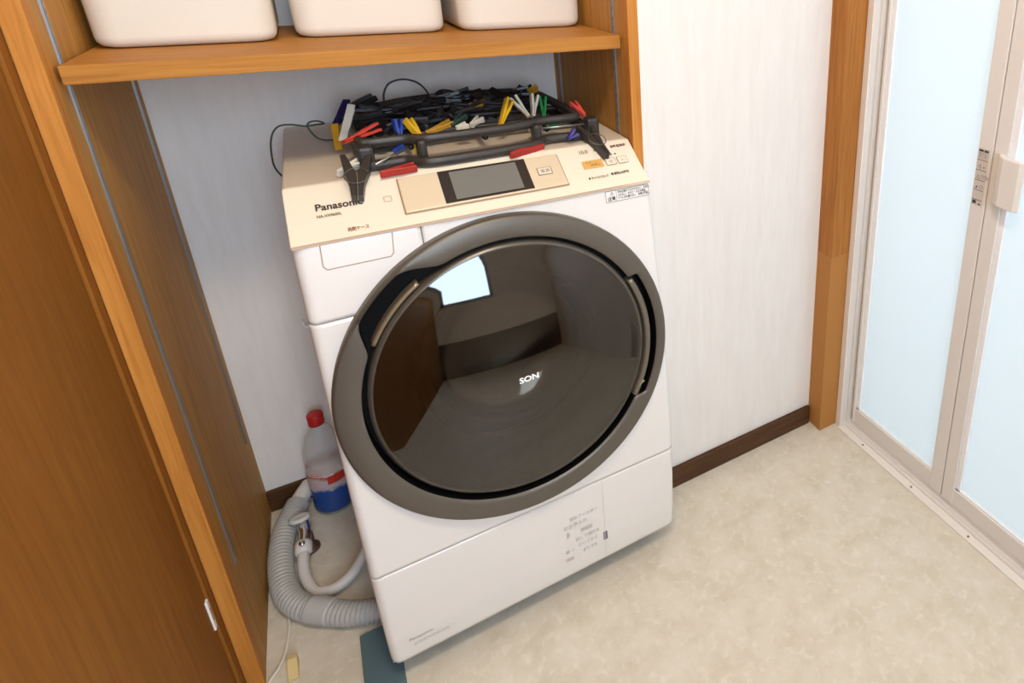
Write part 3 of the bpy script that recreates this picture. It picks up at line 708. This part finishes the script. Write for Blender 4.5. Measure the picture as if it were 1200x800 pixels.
# ------------------------------------------------------------------ folding peg hanger on the deck
hang = empty('laundry_hanger', (0.32, -0.30, 0.970), 'black folding laundry hanger with many coloured pegs on the washing machine', 'laundry hanger')
bk = mat('hanger_black', srgb(34, 33, 32), 0.42); bk2 = mat('hanger_dark_grey', srgb(56, 52, 48), 0.42)
def hframe(name, P, r, parent, m=bk2, closed=True, flat=1.15):
    return tube(name, smooth_path(P, 8, closed), r, m, parent, 10, closed, flat)
zl, zu = 0.980, 1.0125
hframe('lower_frame', [(0.135, -0.440, zl), (0.185, -0.440, zl), (0.205, -0.458, zl), (0.235, -0.469, zl), (0.36, -0.463, zl), (0.415, -0.452, zl), (0.436, -0.430, zl), (0.465, -0.428, zl), (0.535, -0.432, zl), (0.545, -0.415, zl), (0.545, -0.30, zl), (0.52, -0.15, zl), (0.49, -0.115, zl), (0.34, -0.10, zl), (0.21, -0.105, zl), (0.13, -0.17, zl), (0.120, -0.30, zl), (0.124, -0.42, zl)], 0.0085, hang)
hframe('upper_frame', [(0.135, -0.405, zu), (0.190, -0.408, zu), (0.215, -0.420, zu), (0.245, -0.426, zu), (0.36, -0.424, zu), (0.41, -0.414, zu), (0.44, -0.402, zu), (0.50, -0.402, zu), (0.520, -0.385, zu), (0.522, -0.30, zu), (0.505, -0.16, zu+0.006), (0.48, -0.13, zu+0.008), (0.34, -0.105, zu+0.010), (0.21, -0.115, zu+0.008), (0.135, -0.18, zu+0.004), (0.118, -0.30, zu), (0.122, -0.39, zu)], 0.0082, hang)
for y, z in ((-0.345, 0.998), (-0.265, 1.004), (-0.190, 1.012)):
    tube('cross_bar', smooth_path([(0.128, y, z), (0.25, y+0.008, z+0.003), (0.40, y+0.006, z+0.003), (0.52, y, z)], 6), 0.0062, bk, hang, 8)
for x in (0.20, 0.33, 0.45):
    tube('cross_bar', smooth_path([(x, -0.41, 0.996), (x, -0.25, 1.000), (x, -0.115, 1.008)], 6), 0.0055, bk, hang, 8)
for a, b_ in (((0.136, -0.470, 0.990), (0.205, -0.395, 0.998)), ((0.420, -0.420, 1.003), (0.520, -0.432, 1.003)), ((0.548, -0.40, 1.003), (0.520, -0.16, 1.012))):
    tube('steel_rod', [Vector(a), (Vector(a)+Vector(b_))/2, Vector(b_)], 0.0020, steel, hang, 8)
for x, y in ((0.126, -0.425), (0.540, -0.420), (0.215, -0.425), (0.425, -0.418)):
    o = box('hinge_knuckle', x-(0.013 if x < 0.15 or x > 0.5 else 0.008), x+(0.013 if x < 0.15 or x > 0.5 else 0.008), y-0.016, y+0.014, 0.9715, 1.014, bk2, hang, 0.006)
# suspension hook loop, folded flat
tube('hook_loop', smooth_path([(0.190, -0.120, 1.015), (0.192, -0.120, 1.042), (0.205, -0.120, 1.064), (0.230, -0.120, 1.071), (0.254, -0.120, 1.065), (0.270, -0.120, 1.051), (0.281, -0.120, 1.030), (0.286, -0.125, 1.015)], 8), 0.0021, mat('hook_dark', srgb(52, 50, 48), 0.4), hang, 8)
hframe('hook_bracket', [(0.285, -0.13, 1.018), (0.305, -0.12, 1.034), (0.335, -0.115, 1.026), (0.35, -0.13, 1.018)], 0.007, hang, bk, False)

def arm_poly(L_, sgn, w, gi=0.24):
    # one lever of a peg, in local (x along the peg, y across)
    return [(0, 0.02*w*sgn), (0, 0.17*w*sgn), (0.35*L_, 0.24*w*sgn), (0.55*L_, 0.36*w*sgn), (L_, 0.5*w*sgn), (L_, gi*w*sgn), (0.66*L_, 0.10*w*sgn), (0.58*L_, 0.02*w*sgn)]
def peg(tip, end, across, m, parent=hang, w=0.030, th=0.011, label=None, spring=False):
    tip, end, ac = Vector(tip), Vector(end), Vector(across)
    ex = (end-tip); L_ = ex.length; ex.normalize(); ey = (ac-ac.dot(ex)*ex).normalized(); ez = ex.cross(ey)
    V, F = [], []
    for sgn in (1, -1):
        P_ = arm_poly(L_, sgn, w, 0.33 if spring else 0.2); k = len(V); n = len(P_)
        for h in (-th/2, th/2):
            for x, y in P_: V.append(tip+ex*x+ey*y+ez*h)
        F += [list(range(k, k+n)), list(range(k+n, k+2*n))[::-1]] + [[k+i, k+(i+1) % n, k+n+(i+1) % n, k+n+i] for i in range(n)]
    o = mesh('peg', V, F, m, parent); fix_normals(o); bevel(o, 0.0008, 1)
    if label: o['label'] = label
    if spring:
        c = tip+ex*L_*0.45
        if ez.z < 0: ez = -ez
        tube('spring', [c+ex*0.018*math.cos(a)+ey*0.018*math.sin(a)+ez*th*0.6 for a in [2*PI*i/24 for i in range(24)]], 0.0009, mat('spring_dull', srgb(120, 112, 100), 0.4, 0.6), o, 6, True)
    return o
PC = {n_: mat('peg_'+n_, srgb(*c), 0.4) for n_, c in dict(red=(206, 62, 44), darkred=(170, 44, 36), white=(226, 222, 206), yellow=(232, 186, 34), blue=(52, 84, 186), navy=(34, 34, 92), green=(26, 140, 72), teal=(48, 78, 70), coral=(240, 92, 78), purple=(74, 66, 150), ochre=(196, 148, 40), black=(28, 27, 27)).items()}
# big end pegs that hang over the control panel
peg((0.1000, -0.520, 0.9505), (0.112, -0.432, 0.998), (1, 0, 0), bk2, w=0.048, th=0.016, label='dark grey end peg hanging over the control panel', spring=True)
peg((0.5340, -0.515, 0.9535), (0.520, -0.428, 0.996), (1, 0.3, 0), bk2, w=0.036, th=0.016, label='dark grey end peg over the power buttons', spring=True)
K = [
 ('white', (0.098, -0.330, 1.004), (0.124, -0.262, 1.050), (0.3, 0, 1)),
 ('navy', (0.094, -0.255, 1.018), (0.122, -0.195, 1.046), (0, 0, 1)),
 ('ochre', (0.090, -0.300, 0.980), (0.094, -0.270, 1.020), (0.4, 1, 0)),
 ('red', (0.098, -0.385, 1.014), (0.158, -0.345, 1.026), (0, 0.3, 1)),
 ('white', (0.080, -0.455, 0.979), (0.128, -0.418, 0.988), (0, 1, 0.4)),
 ('blue', (0.118, -0.472, 0.975), (0.128, -0.425, 0.985), (1, 0, 0)),
 ('darkred', (0.140, -0.482, 0.9745), (0.196, -0.470, 0.9765), (0, 1, 0.2)),
 ('blue', (0.188, -0.350, 0.990), (0.192, -0.330, 1.032), (1, 0.4, 0)),
 ('yellow', (0.224, -0.372, 0.996), (0.208, -0.340, 1.032), (0.7, 0.7, 0)),
 ('yellow', (0.203, -0.400, 0.985), (0.222, -0.398, 1.003), (0, 1, 0)),
 ('ochre', (0.236, -0.345, 1.000), (0.286, -0.330, 1.014), (0, 1, 0.3)),
 ('teal', (0.284, -0.340, 1.008), (0.312, -0.320, 1.024), (1, 0.2, 0.3)),
 ('white', (0.286, -0.372, 1.010), (0.308, -0.366, 1.013), (0, 1, 0.2)),
 ('white', (0.318, -0.345, 1.006), (0.342, -0.325, 1.014), (0, 1, 0.3)),
 ('yellow', (0.368, -0.372, 1.006), (0.402, -0.330, 1.048), (1, 0.2, -0.5)),
 ('ochre', (0.340, -0.230, 1.020), (0.382, -0.222, 1.024), (0, 1, 0.3)),
 ('white', (0.438, -0.330, 1.006), (0.416, -0.300, 1.046), (1, 0, 0.3)),
 ('white', (0.446, -0.330, 1.006), (0.462, -0.300, 1.046), (1, 0, -0.3)),
 ('green', (0.468, -0.330, 0.990), (0.478, -0.300, 1.040), (1, 0, 0)),
 ('green', (0.455, -0.382, 0.990), (0.480, -0.372, 1.000), (0, 1, 0)),
 ('white', (0.420, -0.384, 0.994), (0.458, -0.380, 0.998), (0, 1, 0.5)),
 ('coral', (0.545, -0.370, 1.004), (0.534, -0.330, 1.026), (1, 0, 0)),
 ('purple', (0.478, -0.452, 0.982), (0.498, -0.445, 0.992), (0, 0.4, 1)),
 ('darkred', (0.356, -0.482, 0.9745), (0.424, -0.452, 0.9765), (0, 1, 0.2)),
 ('ochre', (0.486, -0.160, 1.026), (0.506, -0.170, 1.034), (0, 1, 0.4)),
 ('navy', (0.462, -0.150, 1.024), (0.478, -0.148, 1.036), (0, 1, 0.4)),
 ('blue', (0.172, -0.395, 0.986), (0.190, -0.392, 0.996), (0, 1, 0)),
]
for cname, a, b_, ac in K:
    peg(a, b_, ac, PC[cname], w=0.018, th=0.013, label=cname.replace('darkred', 'dark red').replace('ochre', 'ochre yellow')+' peg')
# the many black pegs piled inside the folded frames
rnd = random.Random(3)
for i in range(78):
    x = 0.135+0.36*((i*0.618) % 1.0); y = -0.125-0.21*((i*0.381+0.07) % 1.0)
    z = 0.985+0.030*rnd.random() + max(0, min(0.016, (y+0.30)*0.12))
    an = rnd.uniform(-0.5, 0.5)+(PI/2 if rnd.random() < 0.35 else 0); tl = rnd.uniform(-0.25, 0.30)
    d = Vector((math.cos(an)*math.cos(tl), math.sin(an)*math.cos(tl), math.sin(tl)))*0.066
    c = Vector((x, y, z)); 
    t0, t1 = c-d/2, c+d/2
    t0.z = max(t0.z, 0.982); t1.z = max(t1.z, 0.982)
    peg(t0, t1, (rnd.uniform(-1, 1), rnd.uniform(-1, 1), 1.2), PC['black'], w=0.024, th=0.012)
for i in range(52):
    x = 0.135+0.355*((i*0.618+0.3) % 1.0); y = -0.125-0.11*((i*0.381+0.4) % 1.0)-max(0, 0.2-x)*0.9
    z = 1.002+0.026*rnd.random()
    an = rnd.uniform(-0.35, 0.35)+(PI if rnd.random() < 0.5 else 0); tl = rnd.uniform(-0.15, 0.22)
    d = Vector((math.cos(an)*math.cos(tl), math.sin(an)*math.cos(tl), math.sin(tl)))*0.066
    c = Vector((x, y, z))
    peg(c-d/2, c+d/2, (0, rnd.uniform(-0.5, 0.5), 1.0), PC['black'], w=0.026, th=0.014)
# green earth wire
gw = tube('earth_wire', smooth_path([(-0.006, -0.195, 0.905), (-0.019, -0.20, 0.935), (-0.018, -0.20, 0.971), (-0.011, -0.20, 0.999), (0.002, -0.20, 1.014), (0.021, -0.20, 1.015), (0.044, -0.20, 1.009), (0.062, -0.205, 1.011), (0.075, -0.215, 1.014), (0.065, -0.22, 1.021), (0.052, -0.22, 1.020), (0.048, -0.222, 1.012), (0.055, -0.222, 0.994), (0.064, -0.222, 0.985), (0.080, -0.222, 0.981), (0.112, -0.222, 0.983)], 8), 0.0017, mat('wire_green', srgb(62, 70, 48), 0.5), None, 8)
tag(gw, 'thin dark green wire looped over the left edge of the washing machine', 'wire')

# ------------------------------------------------------------------ ceiling lamp
lamp = empty('ceiling_lamp', (0.20, -1.50, HC), 'round white ceiling lamp above the washroom floor', 'lamp')
lathe('lamp_base', [(0.0, 0.0), (0.17, 0.0), (0.17, -0.02), (0.0, -0.02)], bead_m, lamp, 32, (0.20, -1.50, HC-0.0005))
lathe('lamp_diffuser', [(0.155, -0.021), (0.155, -0.05), (0.13, -0.075), (0.0, -0.082)], emissive('lamp_glow', srgb(255, 238, 212), LAMP_STRENGTH), lamp, 32, (0.20, -1.50, HC))
